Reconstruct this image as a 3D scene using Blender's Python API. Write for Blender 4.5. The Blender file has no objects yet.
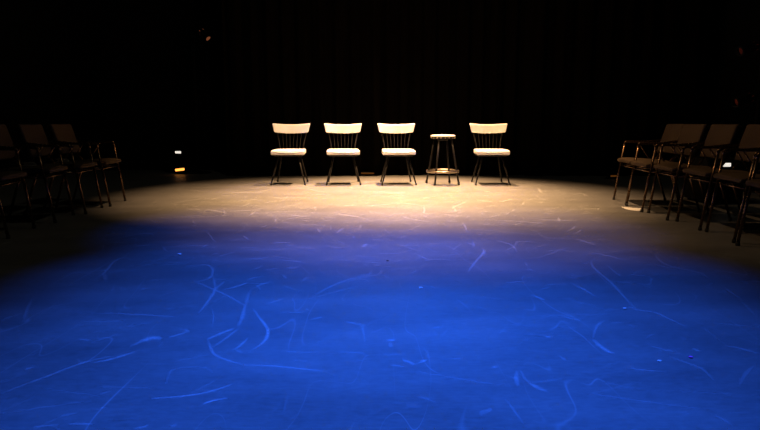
import bpy, bmesh, math, random
from mathutils import Vector, Matrix

random.seed(7)
SC = bpy.context.scene
COL = SC.collection
PI = math.pi

# ------------------------------------------------------------------ camera
F = 616.0                       # focal length in pixels of a 760 x 430 frame
TH = math.atan((215 - 122) / F)  # downward pitch
CH = 0.82
CAM = Vector((0, 0, CH))
FWD = Vector((0, math.cos(TH), -math.sin(TH)))
UPV = Vector((0, math.sin(TH), math.cos(TH)))


def ray(px, py):
    return FWD + Vector((1, 0, 0)) * ((px - 380) / F) - UPV * ((py - 215) / F)


def on_floor(px, py, z=0.0):
    d = ray(px, py)
    t = (z - CH) / d.z
    return CAM + d * t


def at(px, py, Y):
    d = ray(px, py)
    return CAM + d * (Y / d.y)


cam_d = bpy.data.cameras.new('camera')
cam = bpy.data.objects.new('camera', cam_d)
COL.objects.link(cam)
cam.location = CAM
cam.rotation_euler = (PI / 2 - TH, 0, 0)
cam_d.sensor_width = 36
cam_d.lens = F / 760 * 36
cam_d.clip_start = 0.02
SC.camera = cam

vs = SC.view_settings
vs.view_transform = 'Standard'
vs.look = 'None'
vs.exposure = 0
vs.gamma = 1
vs.use_curve_mapping = False

w = bpy.data.worlds.new('world')
SC.world = w
w.use_nodes = True
w.node_tree.nodes['Background'].inputs[0].default_value = (0, 0, 0, 1)
w.node_tree.nodes['Background'].inputs[1].default_value = 0


# --------------------------------------------------------------- materials
def mat(name, col, rough=0.5, metal=0.0, spec=0.5, noise=0.0, scale=30.0, bump=0.0, bscale=200.0, emit=None, estr=0.0, rvar=0.0):
    m = bpy.data.materials.new(name)
    m.use_nodes = True
    nt = m.node_tree
    p = nt.nodes['Principled BSDF']
    p.inputs['Base Color'].default_value = (*col, 1)
    p.inputs['Roughness'].default_value = rough
    p.inputs['Metallic'].default_value = metal
    p.inputs['Specular IOR Level'].default_value = spec
    tc = nt.nodes.new('ShaderNodeTexCoord')
    if noise > 0 or rvar > 0:
        n = nt.nodes.new('ShaderNodeTexNoise')
        n.inputs['Scale'].default_value = scale
        n.inputs['Detail'].default_value = 6
        nt.links.new(tc.outputs['Object'], n.inputs['Vector'])
        if noise > 0:
            r = nt.nodes.new('ShaderNodeValToRGB')
            r.color_ramp.elements[0].position = 0.3
            r.color_ramp.elements[1].position = 0.7
            r.color_ramp.elements[0].color = (*[c * (1 - noise) for c in col], 1)
            r.color_ramp.elements[1].color = (*[min(1, c * (1 + noise)) for c in col], 1)
            nt.links.new(n.outputs['Fac'], r.inputs['Fac'])
            nt.links.new(r.outputs['Color'], p.inputs['Base Color'])
        if rvar > 0:
            mr = nt.nodes.new('ShaderNodeMapRange')
            mr.inputs['To Min'].default_value = max(0.02, rough - rvar)
            mr.inputs['To Max'].default_value = min(1, rough + rvar)
            nt.links.new(n.outputs['Fac'], mr.inputs['Value'])
            nt.links.new(mr.outputs['Result'], p.inputs['Roughness'])
    if bump > 0:
        n2 = nt.nodes.new('ShaderNodeTexNoise')
        n2.inputs['Scale'].default_value = bscale
        n2.inputs['Detail'].default_value = 3
        nt.links.new(tc.outputs['Object'], n2.inputs['Vector'])
        b = nt.nodes.new('ShaderNodeBump')
        b.inputs['Strength'].default_value = bump
        b.inputs['Distance'].default_value = 0.003
        nt.links.new(n2.outputs['Fac'], b.inputs['Height'])
        nt.links.new(b.outputs['Normal'], p.inputs['Normal'])
    if emit:
        p.inputs['Emission Color'].default_value = (*emit, 1)
        p.inputs['Emission Strength'].default_value = estr
    return m


M = {}
M['vinyl'] = mat('cream_vinyl', (0.86, 0.84, 0.80), 0.42, noise=0.04, scale=18, bump=0.15, bscale=350)
M['black_enamel'] = mat('black_enamel', (0.008, 0.007, 0.006), 0.5, spec=0.25, rvar=0.1, scale=60)
M['rubber'] = mat('black_rubber', (0.012, 0.012, 0.012), 0.8, bump=0.2)
M['fabric'] = mat('brown_weave', (0.065, 0.044, 0.026), 0.9, spec=0.15, noise=0.25, scale=140, bump=0.5, bscale=600)
M['bronze_tube'] = mat('bronzed_steel_tube', (0.12, 0.072, 0.04), 0.26, metal=0.9, rvar=0.1, scale=70)
M['ring_metal'] = mat('worn_steel', (0.50, 0.42, 0.33), 0.32, metal=1.0, rvar=0.12, scale=60)
M['stool_top'] = mat('stool_vinyl', (0.72, 0.68, 0.60), 0.45, noise=0.06, scale=25, bump=0.15, bscale=300)
M['paper'] = mat('white_paper', (0.84, 0.82, 0.77), 0.8, noise=0.03, scale=40, bump=0.1)
M['velvet'] = mat('black_velour', (0.0034, 0.0026, 0.0017), 1.0, spec=0.0, noise=0.3, scale=25, bump=0.4, bscale=300)
M['wall'] = mat('black_wall_paint', (0.004, 0.004, 0.004), 0.9, spec=0.05, noise=0.3, scale=6, bump=0.3, bscale=60)
M['black_case'] = mat('black_case_paint', (0.004, 0.004, 0.004), 0.7, spec=0.1, rvar=0.1, bump=0.2)
M['amber'] = mat('amber_lens', (0.5, 0.2, 0.05), 0.3, emit=(1.0, 0.33, 0.05), estr=2.4, noise=0.1, scale=80)
M['amber_dim'] = mat('dim_amber_lens', (0.03, 0.012, 0.004), 0.6, spec=0.05, emit=(1.0, 0.33, 0.05), estr=0.07, noise=0.1, scale=80)
M['amber_gel'] = mat('red_amber_gel', (0.4, 0.1, 0.04), 0.4, emit=(1.0, 0.30, 0.12), estr=0.14, noise=0.4, scale=90)
M['red_gel'] = mat('deep_red_gel', (0.3, 0.04, 0.02), 0.4, emit=(1.0, 0.16, 0.06), estr=0.016, noise=0.4, scale=90)
M['white_lit'] = mat('lit_white_window', (0.7, 0.7, 0.7), 0.4, emit=(1.0, 0.92, 0.8), estr=0.9, noise=0.04, scale=80)
M['scrap_dark'] = mat('dark_scrap', (0.01, 0.01, 0.01), 0.8, bump=0.2)
M['scrap_red'] = mat('red_scrap', (0.9, 0.12, 0.45), 0.6, bump=0.2)


def floor_material():
    m = bpy.data.materials.new('painted_stage_floor')
    m.use_nodes = True
    nt = m.node_tree
    L = nt.links
    p = nt.nodes['Principled BSDF']
    tc = nt.nodes.new('ShaderNodeTexCoord')
    mp = nt.nodes.new('ShaderNodeMapping')
    mp.inputs['Scale'].default_value = (1.0, 2.6, 1)
    L.new(tc.outputs['Object'], mp.inputs['Vector'])
    big = nt.nodes.new('ShaderNodeTexNoise')
    big.inputs['Scale'].default_value = 1.3
    big.inputs['Detail'].default_value = 8
    big.inputs['Roughness'].default_value = 0.62
    L.new(mp.outputs['Vector'], big.inputs['Vector'])
    fine = nt.nodes.new('ShaderNodeTexNoise')
    fine.inputs['Scale'].default_value = 24
    fine.inputs['Detail'].default_value = 5
    fine.inputs['Roughness'].default_value = 0.7
    L.new(mp.outputs['Vector'], fine.inputs['Vector'])
    mix = nt.nodes.new('ShaderNodeMath')
    mix.operation = 'MULTIPLY_ADD'
    mix.inputs[1].default_value = 0.45
    L.new(fine.outputs['Fac'], mix.inputs[0])
    sc = nt.nodes.new('ShaderNodeMath')
    sc.operation = 'MULTIPLY'
    sc.inputs[1].default_value = 0.55
    L.new(big.outputs['Fac'], sc.inputs[0])
    L.new(sc.outputs[0], mix.inputs[2])
    r = nt.nodes.new('ShaderNodeValToRGB')
    r.color_ramp.elements[0].position = 0.32
    r.color_ramp.elements[1].position = 0.70
    r.color_ramp.elements[0].color = (0.098, 0.096, 0.094, 1)
    r.color_ramp.elements[1].color = (0.212, 0.207, 0.20, 1)
    L.new(mix.outputs[0], r.inputs['Fac'])
    # hairline scratches: thin bands of warped noise
    acc = r.outputs['Color']
    for k, (s, rot, th) in enumerate(((2.2, 0.4, 0.004), (3.1, 1.9, 0.004), (4.3, 2.7, 0.005))):
        mp2 = nt.nodes.new('ShaderNodeMapping')
        mp2.inputs['Rotation'].default_value = (0, 0, rot)
        mp2.inputs['Scale'].default_value = (1, 0.25, 1)
        mp2.inputs['Location'].default_value = (k * 3.7, k * 1.3, 0)
        L.new(tc.outputs['Object'], mp2.inputs['Vector'])
        n = nt.nodes.new('ShaderNodeTexNoise')
        n.inputs['Scale'].default_value = s
        n.inputs['Detail'].default_value = 1
        n.inputs['Distortion'].default_value = 0.6
        L.new(mp2.outputs['Vector'], n.inputs['Vector'])
        d = nt.nodes.new('ShaderNodeMath'); d.operation = 'SUBTRACT'; d.inputs[1].default_value = 0.5
        L.new(n.outputs['Fac'], d.inputs[0])
        a = nt.nodes.new('ShaderNodeMath'); a.operation = 'ABSOLUTE'
        L.new(d.outputs[0], a.inputs[0])
        mr = nt.nodes.new('ShaderNodeMapRange')
        mr.inputs['From Min'].default_value = 0.0
        mr.inputs['From Max'].default_value = th
        mr.inputs['To Min'].default_value = 1.0
        mr.inputs['To Max'].default_value = 0.0
        L.new(a.outputs[0], mr.inputs['Value'])
        g = nt.nodes.new('ShaderNodeTexNoise')
        g.inputs['Scale'].default_value = 3.5
        g.inputs['Detail'].default_value = 3
        L.new(mp2.outputs['Vector'], g.inputs['Vector'])
        gr = nt.nodes.new('ShaderNodeMapRange')
        gr.inputs['From Min'].default_value = 0.52
        gr.inputs['From Max'].default_value = 0.66
        L.new(g.outputs['Fac'], gr.inputs['Value'])
        mu = nt.nodes.new('ShaderNodeMath'); mu.operation = 'MULTIPLY'
        L.new(mr.outputs['Result'], mu.inputs[0]); L.new(gr.outputs['Result'], mu.inputs[1])
        mu2 = nt.nodes.new('ShaderNodeMath'); mu2.operation = 'MULTIPLY'; mu2.inputs[1].default_value = 0.35
        L.new(mu.outputs[0], mu2.inputs[0])
        mc = nt.nodes.new('ShaderNodeMixRGB')
        mc.inputs['Color2'].default_value = (0.5, 0.5, 0.5, 1)
        L.new(mu2.outputs[0], mc.inputs['Fac']); L.new(acc, mc.inputs['Color1'])
        acc = mc.outputs['Color']
    L.new(acc, p.inputs['Base Color'])
    rr = nt.nodes.new('ShaderNodeMapRange')
    rr.inputs['To Min'].default_value = 0.36
    rr.inputs['To Max'].default_value = 0.52
    L.new(fine.outputs['Fac'], rr.inputs['Value'])
    L.new(rr.outputs['Result'], p.inputs['Roughness'])
    p.inputs['Specular IOR Level'].default_value = 0.22
    b = nt.nodes.new('ShaderNodeBump')
    b.inputs['Strength'].default_value = 0.08
    b.inputs['Distance'].default_value = 0.004
    L.new(fine.outputs['Fac'], b.inputs['Height'])
    L.new(b.outputs['Normal'], p.inputs['Normal'])
    return m


def scuff_material():
    m = bpy.data.materials.new('pale_scuff')
    m.use_nodes = True
    nt = m.node_tree
    L = nt.links
    p = nt.nodes['Principled BSDF']
    p.inputs['Base Color'].default_value = (0.60, 0.60, 0.60, 1)
    p.inputs['Roughness'].default_value = 0.6
    p.inputs['Specular IOR Level'].default_value = 0.2
    at_ = nt.nodes.new('ShaderNodeAttribute')
    at_.attribute_name = 'wear'
    tc = nt.nodes.new('ShaderNodeTexCoord')
    n = nt.nodes.new('ShaderNodeTexNoise')
    n.inputs['Scale'].default_value = 38
    n.inputs['Detail'].default_value = 5
    n.inputs['Roughness'].default_value = 0.7
    L.new(tc.outputs['Object'], n.inputs['Vector'])
    mr = nt.nodes.new('ShaderNodeMapRange')
    mr.inputs['From Min'].default_value = 0.32
    mr.inputs['From Max'].default_value = 0.62
    mr.inputs['To Min'].default_value = 0.25
    L.new(n.outputs['Fac'], mr.inputs['Value'])
    mu = nt.nodes.new('ShaderNodeMath'); mu.operation = 'MULTIPLY'
    L.new(at_.outputs['Fac'], mu.inputs[0]); L.new(mr.outputs['Result'], mu.inputs[1])
    L.new(mu.outputs[0], p.inputs['Alpha'])
    return m


# ----------------------------------------------------------------- helpers
def build(name, bm, material, parent=None, smooth=True):
    bmesh.ops.recalc_face_normals(bm, faces=bm.faces)
    me = bpy.data.meshes.new(name)
    bm.to_mesh(me)
    bm.free()
    if smooth:
        for f in me.polygons:
            f.use_smooth = True
    me.materials.append(material)
    o = bpy.data.objects.new(name, me)
    COL.objects.link(o)
    if parent:
        o.parent = parent
    return o


def thing(name, label, cat, loc=(0, 0, 0), rz=0.0, group=None):
    o = bpy.data.objects.new(name, None)
    o.empty_display_size = 0.1
    COL.objects.link(o)
    o.location = loc
    o.rotation_euler = (0, 0, rz)
    return tag(o, label, cat, group)


def tag(o, label, cat, group=None):
    o['label'] = label
    o['category'] = cat
    if group:
        o['group'] = group
    return o


def dup(root, label, loc, rz):
    r = root.copy()
    COL.objects.link(r)
    r.location = loc
    r.rotation_euler = (0, 0, rz)
    r['label'] = label
    for ch in list(root.children):
        c = ch.copy()
        COL.objects.link(c)
        c.parent = r
        for g in list(ch.children):
            d = g.copy()
            COL.objects.link(d)
            d.parent = c
    return r


def curve_pts(pts, n=6):
    """Catmull-Rom through the points."""
    P = [Vector(p) for p in pts]
    if len(P) < 3:
        return P
    P = [P[0] * 2 - P[1]] + P + [P[-1] * 2 - P[-2]]
    out = []
    for i in range(1, len(P) - 2):
        for k in range(n):
            t = k / n
            a, b, c, d = P[i - 1], P[i], P[i + 1], P[i + 2]
            out.append(0.5 * ((2 * b) + (c - a) * t + (2 * a - 5 * b + 4 * c - d) * t * t + (3 * b - a - 3 * c + d) * t ** 3))
    out.append(P[-2])
    return out


def fillet(pts, r=0.04, n=5):
    """Round the inner corners of a polyline with radius r."""
    P = [Vector(p) for p in pts]
    out = [P[0]]
    for i in range(1, len(P) - 1):
        a = (P[i - 1] - P[i]); c = (P[i + 1] - P[i])
        q = min(r, a.length * .45, c.length * .45)
        A = P[i] + a.normalized() * q
        C = P[i] + c.normalized() * q
        for k in range(n + 1):
            t = k / n
            out.append(A * (1 - t) ** 2 + P[i] * 2 * t * (1 - t) + C * t * t)
    out.append(P[-1])
    return out


def tube(bm, pts, r, seg=10, r1=None, closed=False):
    P = [Vector(p) for p in pts]
    n = len(P)
    rings = []
    up = None
    for i, p in enumerate(P):
        if closed:
            t = (P[(i + 1) % n] - P[i - 1]).normalized()
        else:
            t = (P[min(i + 1, n - 1)] - P[max(i - 1, 0)]).normalized()
        if up is None:
            up = Vector((0, 0, 1)) if abs(t.z) < 0.9 else Vector((1, 0, 0))
        u = (up - t * up.dot(t)).normalized()
        v = t.cross(u)
        up = u
        rad = r if r1 is None else r + (r1 - r) * i / (n - 1)
        rings.append([bm.verts.new(p + (u * math.cos(a) + v * math.sin(a)) * rad) for a in [2 * PI * k / seg for k in range(seg)]])
    m = n if closed else n - 1
    for i in range(m):
        A, B = rings[i], rings[(i + 1) % n]
        for k in range(seg):
            bm.faces.new((A[k], A[(k + 1) % seg], B[(k + 1) % seg], B[k]))
    if not closed:
        bm.faces.new(rings[0][::-1])
        bm.faces.new(rings[-1])


def lathe(bm, prof, seg=32, cx=0, cy=0):
    rings = []
    for r, z in prof:
        if r < 1e-6:
            rings.append([bm.verts.new((cx, cy, z))])
        else:
            rings.append([bm.verts.new((cx + r * math.cos(2 * PI * k / seg), cy + r * math.sin(2 * PI * k / seg), z)) for k in range(seg)])
    for A, B in zip(rings, rings[1:]):
        for k in range(seg):
            q = (k + 1) % seg
            if len(A) == 1 and len(B) > 1:
                bm.faces.new((A[0], B[k], B[q]))
            elif len(B) == 1 and len(A) > 1:
                bm.faces.new((A[k], A[q], B[0]))
            elif len(A) > 1:
                bm.faces.new((A[k], A[q], B[q], B[k]))


def rbox(bm, hx, hy, hz, r, n=8, deform=None, xf=None):
    """Rounded box of half sizes hx, hy, hz with edge radius r; deform(x, y, z) bends it."""
    def marks(h):
        inner = h - r
        e = [-h + r * (1 - math.cos(PI / 2 * k / 4)) for k in range(4)]
        mid = [-inner + 2 * inner * k / n for k in range(n + 1)]
        return e + mid + [-x for x in e[::-1]]
    X, Y, Z = marks(hx), marks(hy), marks(hz)
    cache = {}

    def vert(x, y, z):
        key = (round(x, 6), round(y, 6), round(z, 6))
        if key in cache:
            return cache[key]
        c = Vector((max(-hx + r, min(hx - r, x)), max(-hy + r, min(hy - r, y)), max(-hz + r, min(hz - r, z))))
        d = Vector((x, y, z)) - c
        if d.length > 1e-9:
            c = c + d.normalized() * r
        if deform:
            c = Vector(deform(*c))
        if xf:
            c = xf @ c
        cache[key] = bm.verts.new(c)
        return cache[key]

    def face(U, V, f):
        for i in range(len(U) - 1):
            for j in range(len(V) - 1):
                q = [vert(*f(U[i], V[j])), vert(*f(U[i + 1], V[j])), vert(*f(U[i + 1], V[j + 1])), vert(*f(U[i], V[j + 1]))]
                if len(set(q)) == 4:
                    bm.faces.new(q)
    for s in (-1, 1):
        face(X, Y, lambda a, b: (a, b, s * hz))
        face(X, Z, lambda a, b: (a, s * hy, b))
        face(Y, Z, lambda a, b: (s * hx, a, b))


def box(bm, x0, x1, y0, y1, z0, z1, bevel=0.0):
    m = Matrix.Translation(((x0 + x1) / 2, (y0 + y1) / 2, (z0 + z1) / 2)) @ Matrix.Diagonal((x1 - x0, y1 - y0, z1 - z0, 1))
    r = bmesh.ops.create_cube(bm, size=1, matrix=m)
    if bevel > 0:
        es = list({e for v in r['verts'] for e in v.link_edges})
        bmesh.ops.bevel(bm, geom=es, offset=bevel, segments=2, affect='EDGES')


def NB():
    return bmesh.new()


# ------------------------------------------------------------- the setting
X0, X1, Y0, Y1, ZC = -5.2, 5.2, -3.0, 10.6, 6.2


def structure(name, bm, m):
    o = build(name, bm, m, smooth=False)
    o['kind'] = 'structure'
    return o


for nm, b in (('wall_left', (X0 - .15, X0, Y0, Y1, 0, ZC)), ('wall_right', (X1, X1 + .15, Y0, Y1, 0, ZC)),
              ('wall_back', (X0 - .15, X1 + .15, Y1, Y1 + .15, 0, ZC)), ('wall_front', (X0 - .15, X1 + .15, Y0 - .15, Y0, 0, ZC)),
              ('ceiling', (X0 - .15, X1 + .15, Y0 - .15, Y1 + .15, ZC, ZC + .15))):
    bm = NB(); box(bm, *b); structure(nm, bm, M['wall'])

# floor with its scuff marks (pixel polylines of the marks, laid on the floor plane)
SC_LINES = [
    # (points, width m, strength)
    ([(0, 322), (10, 317), (23, 314)], .014, .35), ([(24, 322), (27, 310), (33, 297)], .012, .35),
    ([(100, 275), (106, 271), (115, 261), (128, 256)], .016, .5), ([(106, 281), (105, 272)], .02, .35),
    ([(79, 321), (104, 321.5), (128, 320.5)], .012, .35), ([(102, 313), (146, 315), (179, 317)], .013, .5),
    ([(0, 394), (26, 384), (51, 375), (66, 369), (90, 361), (130, 353)], .012, .6), ([(92, 363), (112, 359), (138, 351)], .014, .8),
    ([(130, 347), (138, 343), (146, 340)], .016, .6), ([(140, 342), (147, 339.5), (154, 338), (163, 339)], .034, .8),
    ([(168, 338), (181, 334), (188, 331)], .018, .5), ([(179, 329), (186, 330), (190, 333)], .014, .4),
    ([(24, 369), (33, 367)], .018, .6), ([(79, 339), (92, 340)], .016, .45), ([(69, 424), (95, 424)], .011, .6),
    ([(31, 427.5), (45, 426), (61, 425)], .009, .45), ([(61, 417), (77, 413)], .009, .4), ([(100, 394), (112, 391)], .011, .4),
    ([(177, 268), (194, 265), (207, 265), (213, 270), (210, 278), (199, 281), (184, 281)], .015, .5),
    ([(194, 281), (215, 290), (230, 297), (249, 308)], .014, .5), ([(213, 276), (215, 289), (207, 303), (197, 315)], .014, .55),
    ([(215, 290), (225, 281)], .014, .45), ([(222, 290), (235, 287), (248, 283)], .018, .55), ([(215, 258), (238, 251)], .016, .35),
    ([(202, 248), (207, 244)], .016, .45), ([(142, 290), (146, 288)], .02, .6), ([(245, 308), (243, 316), (238, 327)], .016, .45),
    ([(206, 340), (222, 333), (235, 328)], .018, .7), ([(212, 348), (225, 339), (239, 328)], .011, .5),
    ([(208, 339), (211, 349), (217, 356), (233, 362), (249, 366)], .011, .55),
    ([(240, 365), (258, 365.5), (278, 366.5), (312, 370), (330, 372)], .011, .6), ([(233, 351), (241, 345), (249, 337)], .011, .5),
    ([(235, 350), (243, 353)], .01, .35),
    ([(150, 399), (161, 398), (186, 396), (204, 393), (222, 388), (235, 383)], .010, .85), ([(202, 405), (212, 401), (229, 398)], .011, .75),
    ([(166, 384), (169, 375), (175, 369), (202, 367), (216, 374)], .009, .3), ([(133, 429), (149, 425)], .009, .6),
    ([(173, 427), (177, 424)], .01, .5), ([(312, 297), (330, 287), (347, 280), (369, 275)], .014, .5),
    ([(240, 285), (248, 283)], .018, .5), ([(253, 289), (263, 284), (273, 281)], .016, .4),
    ([(253, 308), (259, 317), (266, 326), (268, 331), (266, 339), (259, 346), (250, 351)], .013, .65),
    ([(240, 320), (246, 304), (250, 289)], .014, .35), ([(278, 312), (294, 312.5), (310, 311.6)], .014, .45), ([(310, 311), (306, 308)], .012, .4),
    ([(283, 286), (303, 292)], .015, .4), ([(266, 304), (286, 298)], .016, .4), ([(309, 320), (323, 317)], .013, .45),
    ([(342, 321), (355, 323.5), (368, 326)], .012, .5), ([(253, 270), (263, 265)], .016, .4), ([(302, 282), (307, 277)], .016, .4),
    ([(336, 233), (344, 228)], .014, .8), ([(317, 228), (320, 233)], .014, .6), ([(363, 247), (367, 244)], .02, .8),
    ([(337, 352), (368, 354)], .01, .4), ([(278, 351), (317, 353)], .01, .3), ([(467, 274), (473, 265), (483, 253), (484, 249)], .014, .5),
    ([(473, 268), (480, 267.5)], .015, .4), ([(398, 244), (419, 251)], .014, .4), ([(360, 278), (369, 275), (371, 271)], .014, .4),
    ([(382, 275), (391, 280)], .014, .3), ([(430, 299), (438, 299)], .014, .4), ([(479, 307), (489, 310)], .014, .4),
    ([(462, 222), (467, 231)], .014, .7), ([(387, 340), (395, 341)], .02, .6), ([(390, 342), (391, 348)], .014, .35),
    ([(402, 360), (415, 365.5)], .014, .6), ([(420, 363), (426, 360)], .016, .65), ([(391, 365), (406, 367)], .01, .5),
    ([(426, 350), (427, 358)], .007, .3), ([(380, 354), (404, 354)], .01, .4), ([(414, 395), (438, 403)], .009, .35), ([(480, 415), (493, 409)], .018, .6),
    ([(433, 328), (441, 327)], .012, .45), ([(405, 405), (424, 407)], .03, .2), ([(452, 358), (461, 358.5)], .01, .45),
    ([(493, 240), (503, 242), (513, 246), (517, 253)], .014, .6), ([(515, 246), (518, 241)], .014, .5), ([(578, 239), (598, 246)], .016, .6),
    ([(584, 251), (609, 256), (623, 260)], .014, .6), ([(526, 269), (535, 271)], .018, .55), ([(570, 283), (583, 289), (595, 296)], .015, .6),
    ([(532, 295), (545, 301)], .015, .55), ([(559, 315), (584, 322)], .012, .4),
    ([(588, 260), (592, 263), (593, 267), (609, 281), (617, 289), (626, 299), (638, 312)], .014, .5),
    ([(546, 247), (577, 253)], .013, .4), ([(485, 256), (484, 252), (482, 248)], .014, .4), ([(575, 233), (581, 230)], .014, .6),
    ([(609, 320), (600, 323), (595, 330), (593, 339)], .011, .4), ([(593, 339), (600, 346), (609, 352), (615, 353)], .018, .65),
    ([(517, 371), (518, 387)], .014, .5), ([(520, 370), (526, 380), (536, 388)], .010, .35), ([(530, 383), (538, 388), (548, 392)], .018, .5),
    ([(545, 337), (553, 337)], .014, .55), ([(559, 356), (567, 361)], .011, .35), ([(506, 399), (515, 412), (525, 426)], .008, .3),
    ([(531, 383), (548, 381), (564, 378)], .012, .3), ([(494, 367), (498, 367)], .016, .7),
    ([(656, 253), (657, 258), (667, 265), (687, 270), (702, 274), (709, 280)], .014, .4), ([(725, 288), (741, 299)], .013, .4),
    ([(626, 306), (638, 310), (656, 313), (669, 319), (687, 327)], .013, .5), ([(614, 272), (621, 277)], .014, .3),
    ([(723, 346), (738, 348), (759, 354)], .016, .45), ([(664, 355), (684, 362), (702, 369), (713, 380)], .011, .35),
    ([(626, 367), (641, 370), (668, 372)], .010, .4), ([(715, 415), (733, 426)], .010, .35), ([(692, 348), (700, 352)], .016, .4),
    ([(424, 206), (424, 212), (418, 214)], .014, .6), ([(538, 188), (541, 193)], .03, .5), ([(558, 217), (559, 222)], .018, .6),
    ([(249, 216), (255, 212), (258, 214)], .02, .6), ([(222, 208), (225, 213), (222, 217)], .016, .35),
]
bm = NB()
lay = bm.verts.layers.float.new('wear')


def ribbon(P, width, strength, z):
    n = len(P)
    prev = None
    for i, p in enumerate(P):
        t = (P[min(i + 1, n - 1)] - P[max(i - 1, 0)])
        t.z = 0
        t.normalize()
        nrm = Vector((-t.y, t.x, 0))
        e = math.sin(PI * min(1, max(0.0, i / (n - 1)))) ** 0.5
        row = []
        for u, a in ((-1, 0), (-.5, .75), (0, 1), (.5, .75), (1, 0)):
            v = bm.verts.new((p.x + nrm.x * u * width * (.35 + .65 * e), p.y + nrm.y * u * width * (.35 + .65 * e), z))
            v[lay] = a * strength * e
            row.append(v)
        if prev:
            for k in range(4):
                f = bm.faces.new((prev[k], prev[k + 1], row[k + 1], row[k]))
                f.material_index = 1
        prev = row


zz = 0.0004
for pts, wd, st in SC_LINES:
    W = [on_floor(*p) for p in pts]
    if len(W) == 2:
        W = [W[0], (W[0] + W[1]) / 2 + Vector((random.uniform(-.006, .006), random.uniform(-.006, .006), 0)), W[1]]
    ribbon(curve_pts(W, 7), wd * .75, st * .72, zz)
    zz += 0.000004
# countless small, faint scratches everywhere on the stage
for i in range(900):
    x = random.uniform(-2.4, 2.4)
    y = 1.3 + 7.2 * random.random() ** 1.25
    a = random.gauss(0.1, 0.9)
    ln = random.choice((.06, .1, .14, .25, .4)) * random.uniform(.6, 1.3) * (0.6 + y * .12)
    c = random.gauss(0, .22)
    far = y > 5
    W = []
    for k in range(6):
        W.append(Vector((x, y, 0)))
        x += math.cos(a) * ln / 5
        y += math.sin(a) * ln / 5
        a += c / 5
    ribbon(W, random.uniform(.004, .009) * (1.7 if far else 1), random.uniform(.08, .36) * (1.7 if far else .6 if y < 3 else 1), zz)
    zz += 0.000001
# busier wear where people walk up to the chairs
for i in range(620):
    x = random.gauss(.2, 1.3)
    y = random.uniform(3.0, 7.6)
    a = random.gauss(-.15, .8)
    ln = random.uniform(.05, .22) * (.5 + y * .1)
    c = random.gauss(0, .3)
    W = []
    for k in range(5):
        W.append(Vector((x, y, 0)))
        x += math.cos(a) * ln / 4
        y += math.sin(a) * ln / 4
        a += c / 4
    ribbon(W, random.uniform(.003, .011), random.uniform(.12, .55), zz)
    zz += 0.000001
vsq = [bm.verts.new(p) for p in ((X0 - .15, Y0 - .15, 0), (X1 + .15, Y0 - .15, 0), (X1 + .15, Y1 + .15, 0), (X0 - .15, Y1 + .15, 0))]
bm.faces.new(vsq)
vsb = [bm.verts.new((v.co.x, v.co.y, -.1)) for v in vsq]
bm.faces.new(vsb[::-1])
for k in range(4):
    bm.faces.new((vsq[k], vsq[(k + 1) % 4], vsb[(k + 1) % 4], vsb[k]))
me = bpy.data.meshes.new('floor')
for f in bm.faces:
    if f.material_index == 1 and f.normal.z < 0:
        f.normal_flip()
bm.normal_update()
bm.to_mesh(me)
bm.free()
me.materials.append(floor_material())
me.materials.append(scuff_material())
floor = bpy.data.objects.new('floor', me)
COL.objects.link(floor)
floor['kind'] = 'structure'


# -------------------------------------------------------- back stage drapes
def drape(x0, x1, y, h, seed, folds, label):
    rnd = random.Random(seed)
    bm = NB()
    nx = int((x1 - x0) * 60)
    ph = [rnd.uniform(0, 6.28) for _ in range(4)]
    zs = [0.003, .2, .5, 1.0, 1.6, 2.4, 3.5, 4.7, h]
    g = []
    for z in zs:
        row = []
        for i in range(nx + 1):
            t = i / nx
            x = x0 + (x1 - x0) * t
            q = 1 - .35 * z / h
            d = .037 * math.sin(2 * PI * folds * t + ph[0] + .6 * math.sin(5 * t + ph[1])) + .012 * math.sin(2 * PI * folds * 2.3 * t + ph[2] + .15 * z)
            row.append(bm.verts.new((x, y + d * q, z)))
        g.append(row)
    for a, b in zip(g, g[1:]):
        for i in range(nx):
            bm.faces.new((a[i], a[i + 1], b[i + 1], b[i]))
    o = build('stage_curtain', bm, M['velvet'])
    s = o.modifiers.new('thickness', 'SOLIDIFY')
    s.thickness = .006
    tag(o, label, 'curtain', 'black curtains behind the row of chairs')
    return o


drape(-2.35, 0.0, 9.47, 5.9, 1, 9, 'black pleated stage curtain behind the two leftmost cream chairs')
drape(-0.06, 2.29, 9.58, 5.9, 2, 10, 'black pleated stage curtain behind the stool and the right cream chairs')
drape(2.23, 4.9, 9.47, 5.9, 3, 8, 'black stage curtain right of the lit floor, behind the far right armchair')


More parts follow.
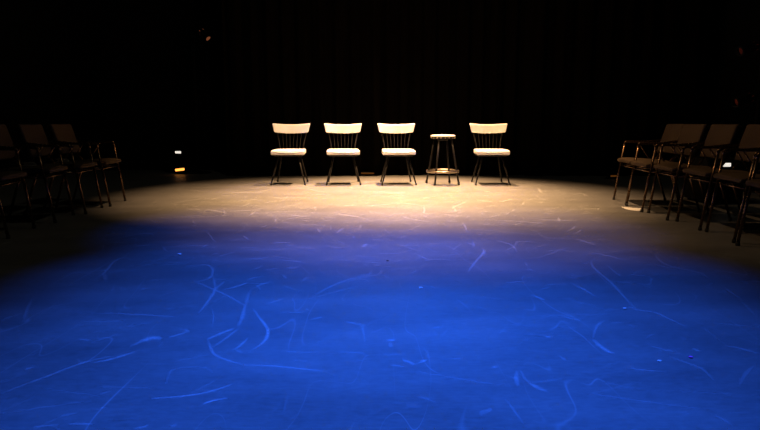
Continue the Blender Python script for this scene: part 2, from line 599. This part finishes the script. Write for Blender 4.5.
# ---------------------------------------------- cream vinyl chairs upstage
def make_cream_chair(label):
    t = thing('dining_chair', label, 'chair', group='cream vinyl chairs in a row')
    # front is -Y, origin on the floor under the seat middle

    def seat_def(x, y, z):
        k = 1 + .05 * (-y / .22)
        crown = .007 * (1 - (x / .24) ** 2) * (1 - (y / .23) ** 2) if z > 0 else 0
        drop = -.012 * max(0, (-y - .12) / .1) ** 2 if z > 0 else 0
        return (x * k, y, z + crown + drop)
    bm = NB()
    rbox(bm, .207, .215, .031, .015, 8, seat_def, Matrix.Translation((0, -.01, .427)))
    seat = build('seat', bm, M['vinyl'], t)
    bm = NB()
    pts = []
    for k in range(48):
        a = 2 * PI * k / 48
        c, s = math.cos(a), math.sin(a)
        e = 5
        x = .2085 * math.copysign(abs(c) ** (2 / e), c)
        y = .217 * math.copysign(abs(s) ** (2 / e), s)
        pts.append((x * (1 - .05 * y / .22), y - .01, .426))
    tube(bm, pts, .004, 6, closed=True)
    build('piping', bm, M['vinyl'], seat)
    bm = NB()
    rbox(bm, .185, .19, .010, .008, 4, None, Matrix.Translation((0, -.01, .384)))
    build('seat_pan', bm, M['black_enamel'], t)

    # curved back pad: ends sweep forward and up
    def back_def(x, y, z):
        u = x / .24
        k = 1 + .058 * z / .06
        return (x * k, y - .055 * u * u - .010 * (1 - u * u) + .20 * z, z + .015 * u * u)
    bm = NB()
    rbox(bm, .246, .020, .061, .016, 14, back_def, Matrix.Translation((0, .262, .727)))
    back = build('backrest', bm, M['vinyl'], t)
    for s in (-1, 1):
        bm = NB()
        P = curve_pts([(s * .150, .165, .386), (s * .165, .205, .52), (s * .195, .252, .66), (s * .200, .268, .73)], 6)
        tube(bm, P, .0095, 10)
        build('back_post', bm, M['black_enamel'], t)
    for k in range(6):
        x = -.105 + .042 * k
        bm = NB()
        P = curve_pts([(x, .190, .405), (x * 1.12, .225, .54), (x * 1.25, .265, .70)], 5)
        tube(bm, P, .0052, 8)
        build('spindle', bm, M['black_enamel'], t)
    for sx, sy in ((-1, -1), (1, -1), (-1, 1), (1, 1)):
        bm = NB()
        A = Vector((sx * .125, sy * .12 - .01, .384))
        B = Vector((sx * (.222 if sy < 0 else .205), -.222 if sy < 0 else .235, 0.012))
        tube(bm, [A, A.lerp(B, .5), B], .013, 10, .0095)
        leg = build('leg', bm, M['black_enamel'], t)
        bm = NB()
        lathe(bm, [(0, 0), (.012, 0), (.013, .004), (.0125, .022), (.010, .026), (0, .026)], 14, B.x, B.y)
        build('foot_cap', bm, M['rubber'], leg)
    return t


# (front left foot px, front right foot px) in the photo give place and turn
cream = [((272.4, 184.9), (305.2, 184.6), 'leftmost cream vinyl chair of the lit row, turned slightly left'),
         ((327.0, 184.8), (360.7, 184.8), 'cream vinyl chair second from the left in the lit row, facing straight ahead'),
         ((382.3, 184.8), (415.8, 184.9), 'cream vinyl chair just left of the backless stool'),
         ((476.6, 184.9), (508.8, 185.6), 'cream vinyl chair alone on the right of the backless stool')]
turn = [0.3, 3.5, 4, 0]
proto = None
for (a, b, lab), tr in zip(cream, turn):
    A, B = on_floor(*a), on_floor(*b)
    mid = (A + B) / 2
    rz = math.radians(tr)
    off = Matrix.Rotation(rz, 3, 'Z') @ Vector((0, .222, 0))
    loc = Vector((mid.x, 8.04, 0)) + off
    if proto is None:
        proto = make_cream_chair(lab)
        proto.location = loc
        proto.rotation_euler = (0, 0, rz)
    else:
        dup(proto, lab, loc, rz)

# ------------------------------------------------------------------- stool
SX = on_floor(442.2, 183.4)
st = thing('bar_stool', 'backless black stool with pale round seat among the cream chairs', 'stool', (SX.x - .004, 8.23, 0), math.radians(15))
bm = NB()
lathe(bm, [(0, .626), (.150, .626), (.162, .630), (.165, .636), (.161, .644), (.140, .651), (.09, .655), (0, .656)], 40)
seat = build('seat', bm, M['stool_top'], st)
bm = NB()
lathe(bm, [(0, .600), (.140, .600), (.154, .606), (.159, .616), (.157, .6265), (0, .6265)], 40)
build('seat_rim', bm, M['black_enamel'], st)
for k in range(18):
    a = 2 * PI * k / 18
    bm = NB()
    bmesh.ops.create_uvsphere(bm, u_segments=8, v_segments=6, radius=.008, matrix=Matrix.Translation((.158 * math.cos(a), .158 * math.sin(a), .616)))
    build('upholstery_stud', bm, M['ring_metal'], seat)
for k in range(4):
    a = PI / 4 + k * PI / 2
    c, s = math.cos(a), math.sin(a)
    bm = NB()
    A = Vector((.120 * c, .120 * s, .604)); B = Vector((.236 * c, .236 * s, .012))
    tube(bm, [A, A.lerp(B, .5), B], .0125, 12)
    leg = build('leg', bm, M['black_enamel'], st)
    bm = NB()
    lathe(bm, [(0, 0), (.015, 0), (.016, .005), (.015, .032), (.0125, .036), (0, .036)], 14, B.x, B.y)
    build('foot_cap', bm, M['rubber'], leg)
bm = NB()
R0 = .212
lathe(bm, [(R0, .155), (R0 + .004, .155), (R0 + .006, .17), (R0 + .004, .185), (R0, .185), (R0 - .002, .17), (R0, .155)], 56)
build('foot_ring', bm, M['ring_metal'], st)
bm = NB()
lathe(bm, [(.055, .573), (.066, .573), (.066, .6005), (.055, .6005), (.055, .573)], 24)
build('swivel_hub', bm, M['black_enamel'], st)


# --------------------------------------------------- tube framed armchairs
def make_armchair(label, group):
    t = thing('armchair', label, 'chair', group=group)
    W = .214

    def seat_def(x, y, z):
        d = -.030 * max(0.0, (-y - .10) / .13) ** 2 + .010 * (1 - (x / .24) ** 2) * (z > 0)
        return (x * (1 + .03 * -y / .2), y, z + d - .02 * (y / .2) * .6)
    bm = NB()
    rbox(bm, .206, .205, .0145, .012, 8, seat_def, Matrix.Translation((0, -.030, .428)))
    build('seat', bm, M['fabric'], t)

    def back_def(x, y, z):
        u = x / .22
        return (x, y - .022 * u * u + .010 + .30 * z, z)
    bm = NB()
    rbox(bm, .222, .017, .145, .015, 8, back_def, Matrix.Translation((0, .232, .656)))
    build('backrest', bm, M['fabric'], t)
    for s in (-1, 1):
        # front leg runs up past the seat to the arm
        bm = NB()
        tube(bm, [(s * W, -.245, .012), (s * (W + .006), -.205, .30), (s * (W + .012), -.165, .575)], .0105, 10)
        leg = build('leg', bm, M['bronze_tube'], t)
        bm = NB()
        lathe(bm, [(0, 0), (.013, 0), (.014, .004), (.013, .026), (0, .028)], 12, s * W, -.245)
        build('foot_cap', bm, M['rubber'], leg)
        bm = NB()
        P = fillet([(s * (W + .012), -.165, .575), (s * (W + .013), -.160, .615), (s * (W + .012), .06, .615), (s * (W - .005), .262, .640)], .035, 5)
        tube(bm, P, .0115, 10)
        build('armrest', bm, M['bronze_tube'], t)
        # rear leg and back upright
        bm = NB()
        tube(bm, [(s * (W - .02), .275, .012), (s * (W - .018), .20, .24), (s * (W - .017), .135, .415)], .0105, 10)
        leg = build('leg', bm, M['bronze_tube'], t)
        bm = NB()
        lathe(bm, [(0, 0), (.013, 0), (.014, .004), (.013, .026), (0, .028)], 12, s * (W - .02), .275)
        build('foot_cap', bm, M['rubber'], leg)
        bm = NB()
        tube(bm, [(s * (W - .017), .135, .405), (s * (W - .017), .21, .52), (s * (W - .017), .300, .785)], .010, 10)
        build('back_post', bm, M['bronze_tube'], t)
        bm = NB()
        tube(bm, [(s * (W + .009), -.03, .612), (s * (W - .006), .100, .425)], .006, 8)
        build('brace', bm, M['bronze_tube'], t)
    bm = NB()
    fz = .372
    tube(bm, fillet([(-W, -.19, fz), (W, -.19, fz)], .03), .0095, 8)
    tube(bm, [(-W + .015, .135, fz + .01), (W - .015, .135, fz + .01)], .0095, 8)
    for s in (-1, 1):
        tube(bm, [(s * W, -.19, fz), (s * (W - .016), .135, fz + .01)], .0095, 8)
    build('seat_frame', bm, M['bronze_tube'], t)
    return t


GR = 'brown armchairs along the right side'
GL = 'brown armchairs along the left side'
right = [(2.475, 6.31, 5, 'farthest brown armchair on the right, nearest the black curtain'),
         (2.425, 5.825, 4, 'brown armchair on the right standing over a white sheet, second from the curtain'),
         (2.435, 5.34, 3.5, 'brown armchair on the right, third from the curtain'),
         (2.46, 4.853, 4, 'brown armchair on the right, fourth from the curtain, small white light showing past its backrest'),
         (2.445, 4.362, 5, 'brown armchair on the right, fifth from the curtain, cut by the picture edge'),
         (2.37, 3.84, 7, 'brown armchair nearest the viewer on the right, showing only a front leg')]
left = [(-2.66, 6.2, -4, 'farthest brown armchair on the left, nearest the lit stage'),
        (-2.67, 5.695, -6, 'brown armchair on the left, second from the lit stage'),
        (-2.695, 5.2, -8, 'brown armchair on the left, third from the lit stage'),
        (-2.67, 4.52, -7, 'brown armchair nearest the viewer on the left, cut by the picture edge')]
arm = None
ARM = {}
for grp, rows, s in ((GR, right, -1), (GL, left, 1)):
    for i, (x, y, a, lab) in enumerate(rows):      # x, y: middle of the line between the front feet
        rz = math.radians(90 * s - a)
        off = Matrix.Rotation(rz, 3, 'Z') @ Vector((0, .245, 0))
        loc = Vector((x, y, 0)) + off
        if arm is None:
            arm = make_armchair(lab, grp)
            arm.location = loc
            arm.rotation_euler = (0, 0, rz)
            o = arm
        else:
            o = dup(arm, lab, loc, rz)
            o['group'] = grp
        ARM[(s, i)] = (loc, rz)


# ------------------------------------------------------------ sheet, cards
def sheet(name, corners, label, n=10, th=.0008, curl=.006):
    bm = NB()
    a, b, c, d = [Vector(v) for v in corners]
    g = []
    for i in range(n + 1):
        u = i / n
        row = []
        for j in range(n + 1):
            v = j / n
            p = a.lerp(b, u).lerp(d.lerp(c, u), v)
            p = p + Vector((0, 0, .0015 + curl * (abs(u - .5) * 2) ** 3 * (0.4 + 0.6 * v)))
            row.append(bm.verts.new(p))
        g.append(row)
    for i in range(n):
        for j in range(n):
            bm.faces.new((g[i][j], g[i + 1][j], g[i + 1][j + 1], g[i][j + 1]))
    o = build(name, bm, M['paper'])
    s = o.modifiers.new('thickness', 'SOLIDIFY')
    s.thickness = th
    s.offset = 1
    tag(o, label, 'paper')
    return o


pc = [on_floor(621, 206.9), on_floor(641.5, 208.7), on_floor(640, 211.6), on_floor(624, 209.4)]
sheet('paper_sheet', pc, 'white paper sheet lying on the floor under the right armchairs')


def leaflet(label, key, lx, ly, turn):
    """A sheet folded once, sprung a little open, lying on an armchair seat."""
    loc, rz = ARM[key]
    bm = NB()
    prof = [(-.032, .030), (.012, .020), (.030, .010), (.034, .005), (.030, .001), (-.034, .0005)]
    P = curve_pts([(0, a, b) for a, b in prof], 5)
    rows = [[bm.verts.new((x, p.y, p.z)) for x in (-.05, -.02, .02, .05)] for p in P]
    for a, b in zip(rows, rows[1:]):
        for k in range(3):
            bm.faces.new((a[k], a[k + 1], b[k + 1], b[k]))
    o = build('folded_leaflet', bm, M['paper'])
    m = o.modifiers.new('thickness', 'SOLIDIFY')
    m.thickness = .0008
    q = Matrix.Rotation(rz, 3, 'Z') @ Vector((lx, ly, 0))
    o.location = (loc.x + q.x, loc.y + q.y, .4535 - .06 * ly)
    o.rotation_euler = (0, 0, rz + turn)
    tag(o, label, 'leaflet')
    return o


# ------------------------------------------------------- floor lamps, cases
def floor_lantern(label, loc, rz, m, w=.14, h=.07, lift=0.0, grp=None):
    t = thing('floor_light', label, 'lamp', loc, rz, grp)
    bm = NB()
    rbox(bm, w / 2 + .012, .05, h / 2, .010, 3, None, Matrix.Translation((0, 0, h / 2 + .012)))
    build('housing', bm, M['black_case'], t)
    bm = NB()
    rbox(bm, w / 2 + .03, .065, .006, .004, 2, None, Matrix.Translation((0, 0, .006)))
    build('base_plate', bm, M['black_case'], t)

    def lens_def(x, y, z):
        return (x, y - .012 * (1 - (x / (w / 2)) ** 2), z)
    bm = NB()
    rbox(bm, w / 2, .006, h * .20, .005, 6, lens_def, Matrix.Translation((0, -.050, h * .62 + .012)) @ Matrix.Rotation(-lift, 4, 'Y'))
    build('lens', bm, M[m], t)
    for s in (-1, 1):
        bm = NB()
        tube(bm, fillet([(s * (w / 2 + .02), 0, .01), (s * (w / 2 + .02), 0, h * .7), (s * (w / 2), 0, h * .7)], .01), .004, 8)
        build('bracket', bm, M['black_case'], t)
    return t


# --------------------------------------------- stage lanterns on side booms
def stand(label, x, y, h):
    t = thing('lighting_stand', label, 'stand', (x, y, 0))
    bm = NB(); lathe(bm, [(0, 0), (.19, 0), (.20, .008), (.19, .02), (.05, .03), (.03, .06), (0, .06)], 32)
    build('base', bm, M['black_case'], t)
    bm = NB(); tube(bm, [(0, 0, .05), (0, 0, h * .5), (0, 0, h)], .024, 14)
    build('pole', bm, M['black_case'], t)
    bm = NB(); lathe(bm, [(0, h - .01), (.027, h - .01), (.027, h + .012), (0, h + .02)], 16)
    build('end_cap', bm, M['rubber'], t)
    return t


def par_can(label, loc, aim, gel, side, grp):
    """A small can light clamped to a pole at loc, tilted and turned towards aim."""
    t = thing('spotlight', label, 'lamp', loc, 0, grp)
    c = Vector((side * .20, -.02, 0))
    d = (Vector(aim) - (Vector(loc) + c)).normalized()
    q = d.to_track_quat('-Z', 'Y').to_matrix().to_4x4()
    X = Matrix.Translation(c) @ q

    def lat(prof, nm, m, par, seg=28):
        bm = NB()
        lathe(bm, prof, seg)
        bmesh.ops.transform(bm, matrix=X, verts=bm.verts)
        return build(nm, bm, m, par)
    body = lat([(0, .16), (.03, .158), (.045, .14), (.05, .10), (.062, .04), (.062, -.10), (.058, -.10), (.058, .03), (.045, .09), (0, .12)], 'body', M['black_case'], t)
    lat([(0, -.062), (.03, -.066), (.057, -.062), (.057, -.058), (0, -.058)], 'lens', M[gel], t)
    lat([(.040, -.100), (.070, -.100), (.070, -.106), (.040, -.106), (.040, -.100)], 'gel_frame', M['black_case'], t)
    # vent slots at the back let light leak out
    for k in range(5):
        a = 2 * PI * k / 5
        bm = NB()
        box(bm, -.004, .004, .0505, .0535, .075, .108)
        bmesh.ops.transform(bm, matrix=X @ Matrix.Rotation(a, 4, 'Z'), verts=bm.verts)
        build('vent', bm, M[gel], body, smooth=False)
    bm = NB()
    P = [Vector((side * .024, 0, .0)), Vector((side * .07, .0, .0)), c + Vector((-side * .02, 0, .085)), c + Vector((0, 0, .064))]
    tube(bm, fillet(P, .02), .007, 8)
    build('yoke', bm, M['black_case'], t)
    bm = NB()
    lathe(bm, [(.0245, -.03), (.036, -.03), (.036, .03), (.0245, .03), (.0245, -.03)], 16)
    build('clamp', bm, M['black_case'], t)
    return t


# left, behind the lit floor
p = at(203, 35.5, 10.0)
stand('black lighting pole in the dark at the back left', p.x - .16, 10.0, p.z + .5)
par_can('small spotlight glowing faint orange high on the dark left pole', (p.x - .16, 10.0, p.z), (-.4, 8.0, 0), 'amber_gel', 1, None)
# right, beyond the armchairs
p = at(743, 49, 7.4)
p2 = at(738, 100, 7.4)
bx = p.x + .24
stand('black lighting pole in the dark behind the right armchairs', bx, 7.4, p.z + .5)
par_can('upper spotlight glimmering dull red on the right pole', (bx, 7.4, p.z), (0, 6.5, .3), 'red_gel', -1, None)
par_can('lower spotlight glimmering dull red on the right pole', (bx, 7.4, p2.z), (0, 6.5, -.3), 'red_gel', -1, None)

# lamp on the floor at the back left, with a black case carrying a small lit window behind it
g = on_floor(181.5, 173.8)
floor_lantern('amber floor light shining low on the dark back left floor', (g.x, g.y, 0), math.radians(-8), 'amber', .155, .095, .12)
def equipment_case(label, px, py, yf, ww):
    c = at(px, py, yf)                 # middle of the lit window on the front face
    H = (c.z + .06) / 2
    t = thing('equipment_case', label, 'case', (c.x, yf + .225, 0))
    bm = NB(); rbox(bm, .19, .22, H - .01, .012, 3, None, Matrix.Translation((0, 0, H + .012)))
    build('body', bm, M['black_case'], t)
    bm = NB(); box(bm, -ww / 2, ww / 2, -.226, -.218, c.z - .018, c.z + .018, .002)
    build('lit_window', bm, M['white_lit'], t, smooth=False)
    for sx in (-1, 1):
        for sy in (-1, 1):
            bm = NB(); lathe(bm, [(0, 0), (.02, 0), (.02, .024), (0, .024)], 14, sx * .15, sy * .17)
            build('foot', bm, M['rubber'], t)
    z = 2 * H
    bm = NB(); tube(bm, fillet([(-.06, 0, z - .01), (-.06, 0, z + .035), (.06, 0, z + .035), (.06, 0, z - .01)], .015), .007, 8)
    build('handle', bm, M['rubber'], t)


equipment_case('black equipment case with a small lit white window at the back left', 178, 152.3, g.y + .22, .094)
equipment_case('black equipment case with a lit white window behind the right armchairs', 727, 164.8, 6.15, .08)

g = on_floor(368.5, 175.2)
floor_lantern('dim amber floor light at the curtain foot between two cream chairs', (g.x, g.y - .11, 0), 0, 'amber_dim', .22, .05)
g = on_floor(611.5, 178.8)
floor_lantern('dim amber floor light left of the farthest right armchair', (g.x, g.y, 0), math.radians(12), 'amber_dim', .10, .055)

leaflet('dim folded leaflet on the seat of the second left armchair from the stage', (1, 1), .14, .06, -PI / 2)
leaflet('dim folded leaflet on the seat of the third left armchair from the stage', (1, 2), .14, .06, -PI / 2)


# ---------------------------------------------------------- bits of litter
def scrap(name, px, py, size, m, label, seed):
    r = random.Random(seed)
    p = on_floor(px, py)
    bm = NB()
    bmesh.ops.create_icosphere(bm, subdivisions=2, radius=size)
    for v in bm.verts:
        k = r.uniform(.65, 1.15)
        v.co = Vector((v.co.x * k * 1.2, v.co.y * k, max(-size * .42, v.co.z * .5 * k)))
    zmin = min(v.co.z for v in bm.verts)
    for v in bm.verts:
        v.co.z -= zmin
    o = build(name, bm, M[m], smooth=False)
    o.location = (p.x, p.y, .0008)
    tag(o, label, 'scrap')


scrap('paper_scrap', 420.5, 288.5, .0085, 'paper', 'tiny bright white paper scrap on the blue floor right of centre', 1)
scrap('paper_scrap', 179.3, 255, .0115, 'paper', 'tiny white paper scrap on the floor, left, near the warm edge', 2)
scrap('paper_scrap', 659.3, 361.5, .0055, 'paper', 'tiny pale paper scrap on the blue floor left of the red scrap', 3)
scrap('paper_scrap', 624.5, 309, .007, 'paper', 'tiny pale paper scrap at a scuff on the right blue floor', 4)
scrap('dirt_scrap', 387.5, 261.3, .008, 'scrap_dark', 'small dark scrap on the floor where warm and blue light meet', 5)
scrap('red_scrap', 690.5, 358, .007, 'scrap_red', 'tiny red scrap on the blue floor at the right', 6)


# ------------------------------------------------------------------ lights
def spot(name, loc, aim, watts, col, deg, blend, rad=.06):
    d = bpy.data.lights.new(name, 'SPOT')
    d.energy = watts
    d.color = col
    d.spot_size = math.radians(deg)
    d.spot_blend = blend
    d.shadow_soft_size = rad
    o = bpy.data.objects.new(name, d)
    COL.objects.link(o)
    o.location = loc
    v = Vector(aim) - Vector(loc)
    o.rotation_euler = v.to_track_quat('-Z', 'Y').to_euler()
    return o


WARM = (1.0, 0.58, 0.275)
BLUE = (0.017, 0.125, 1.0)
spot('warm_top_light', (.7, 9.22, 4.3), (.25, 7.6, 0), 5200, WARM, 57, 1.0)
spot('warm_front_light', (1.2, 6.75, 5.6), (.7, 6.9, 0), 3700, WARM, 52, 1.0)
spot('warm_front_light', (-1.1, 6.75, 5.6), (-.7, 7.0, 0), 3300, WARM, 50, 1.0)
spot('warm_fill_light', (.3, 5.2, 5.5), (.35, 5.1, 0), 750, WARM, 44, 1.0)
spot('warm_side_light', (-1.0, 6.0, 5.4), (2.3, 5.5, 0), 260, WARM, 44, 1.0)
spot('ambient_fill_light', (0, 4.4, 6.0), (0, 4.4, 0), 32, (1.0, .92, .66), 150, .6, .2)  # added dim ambient fill for the floor around the armchairs, no known lamp
for y, e, a, xs in ((1.4, 1800, 39, (-.42, .6)), (3.1, 1680, 35, (-.38, .5)), (4.8, 1000, 37, (-.5, .5)), (7.4, 500, 34, (-.6, .5))):
    for x in xs:
        spot('blue_wash_light', (x, y, 5.4), (x, y + .1, 0), e, BLUE, a, 1.0)
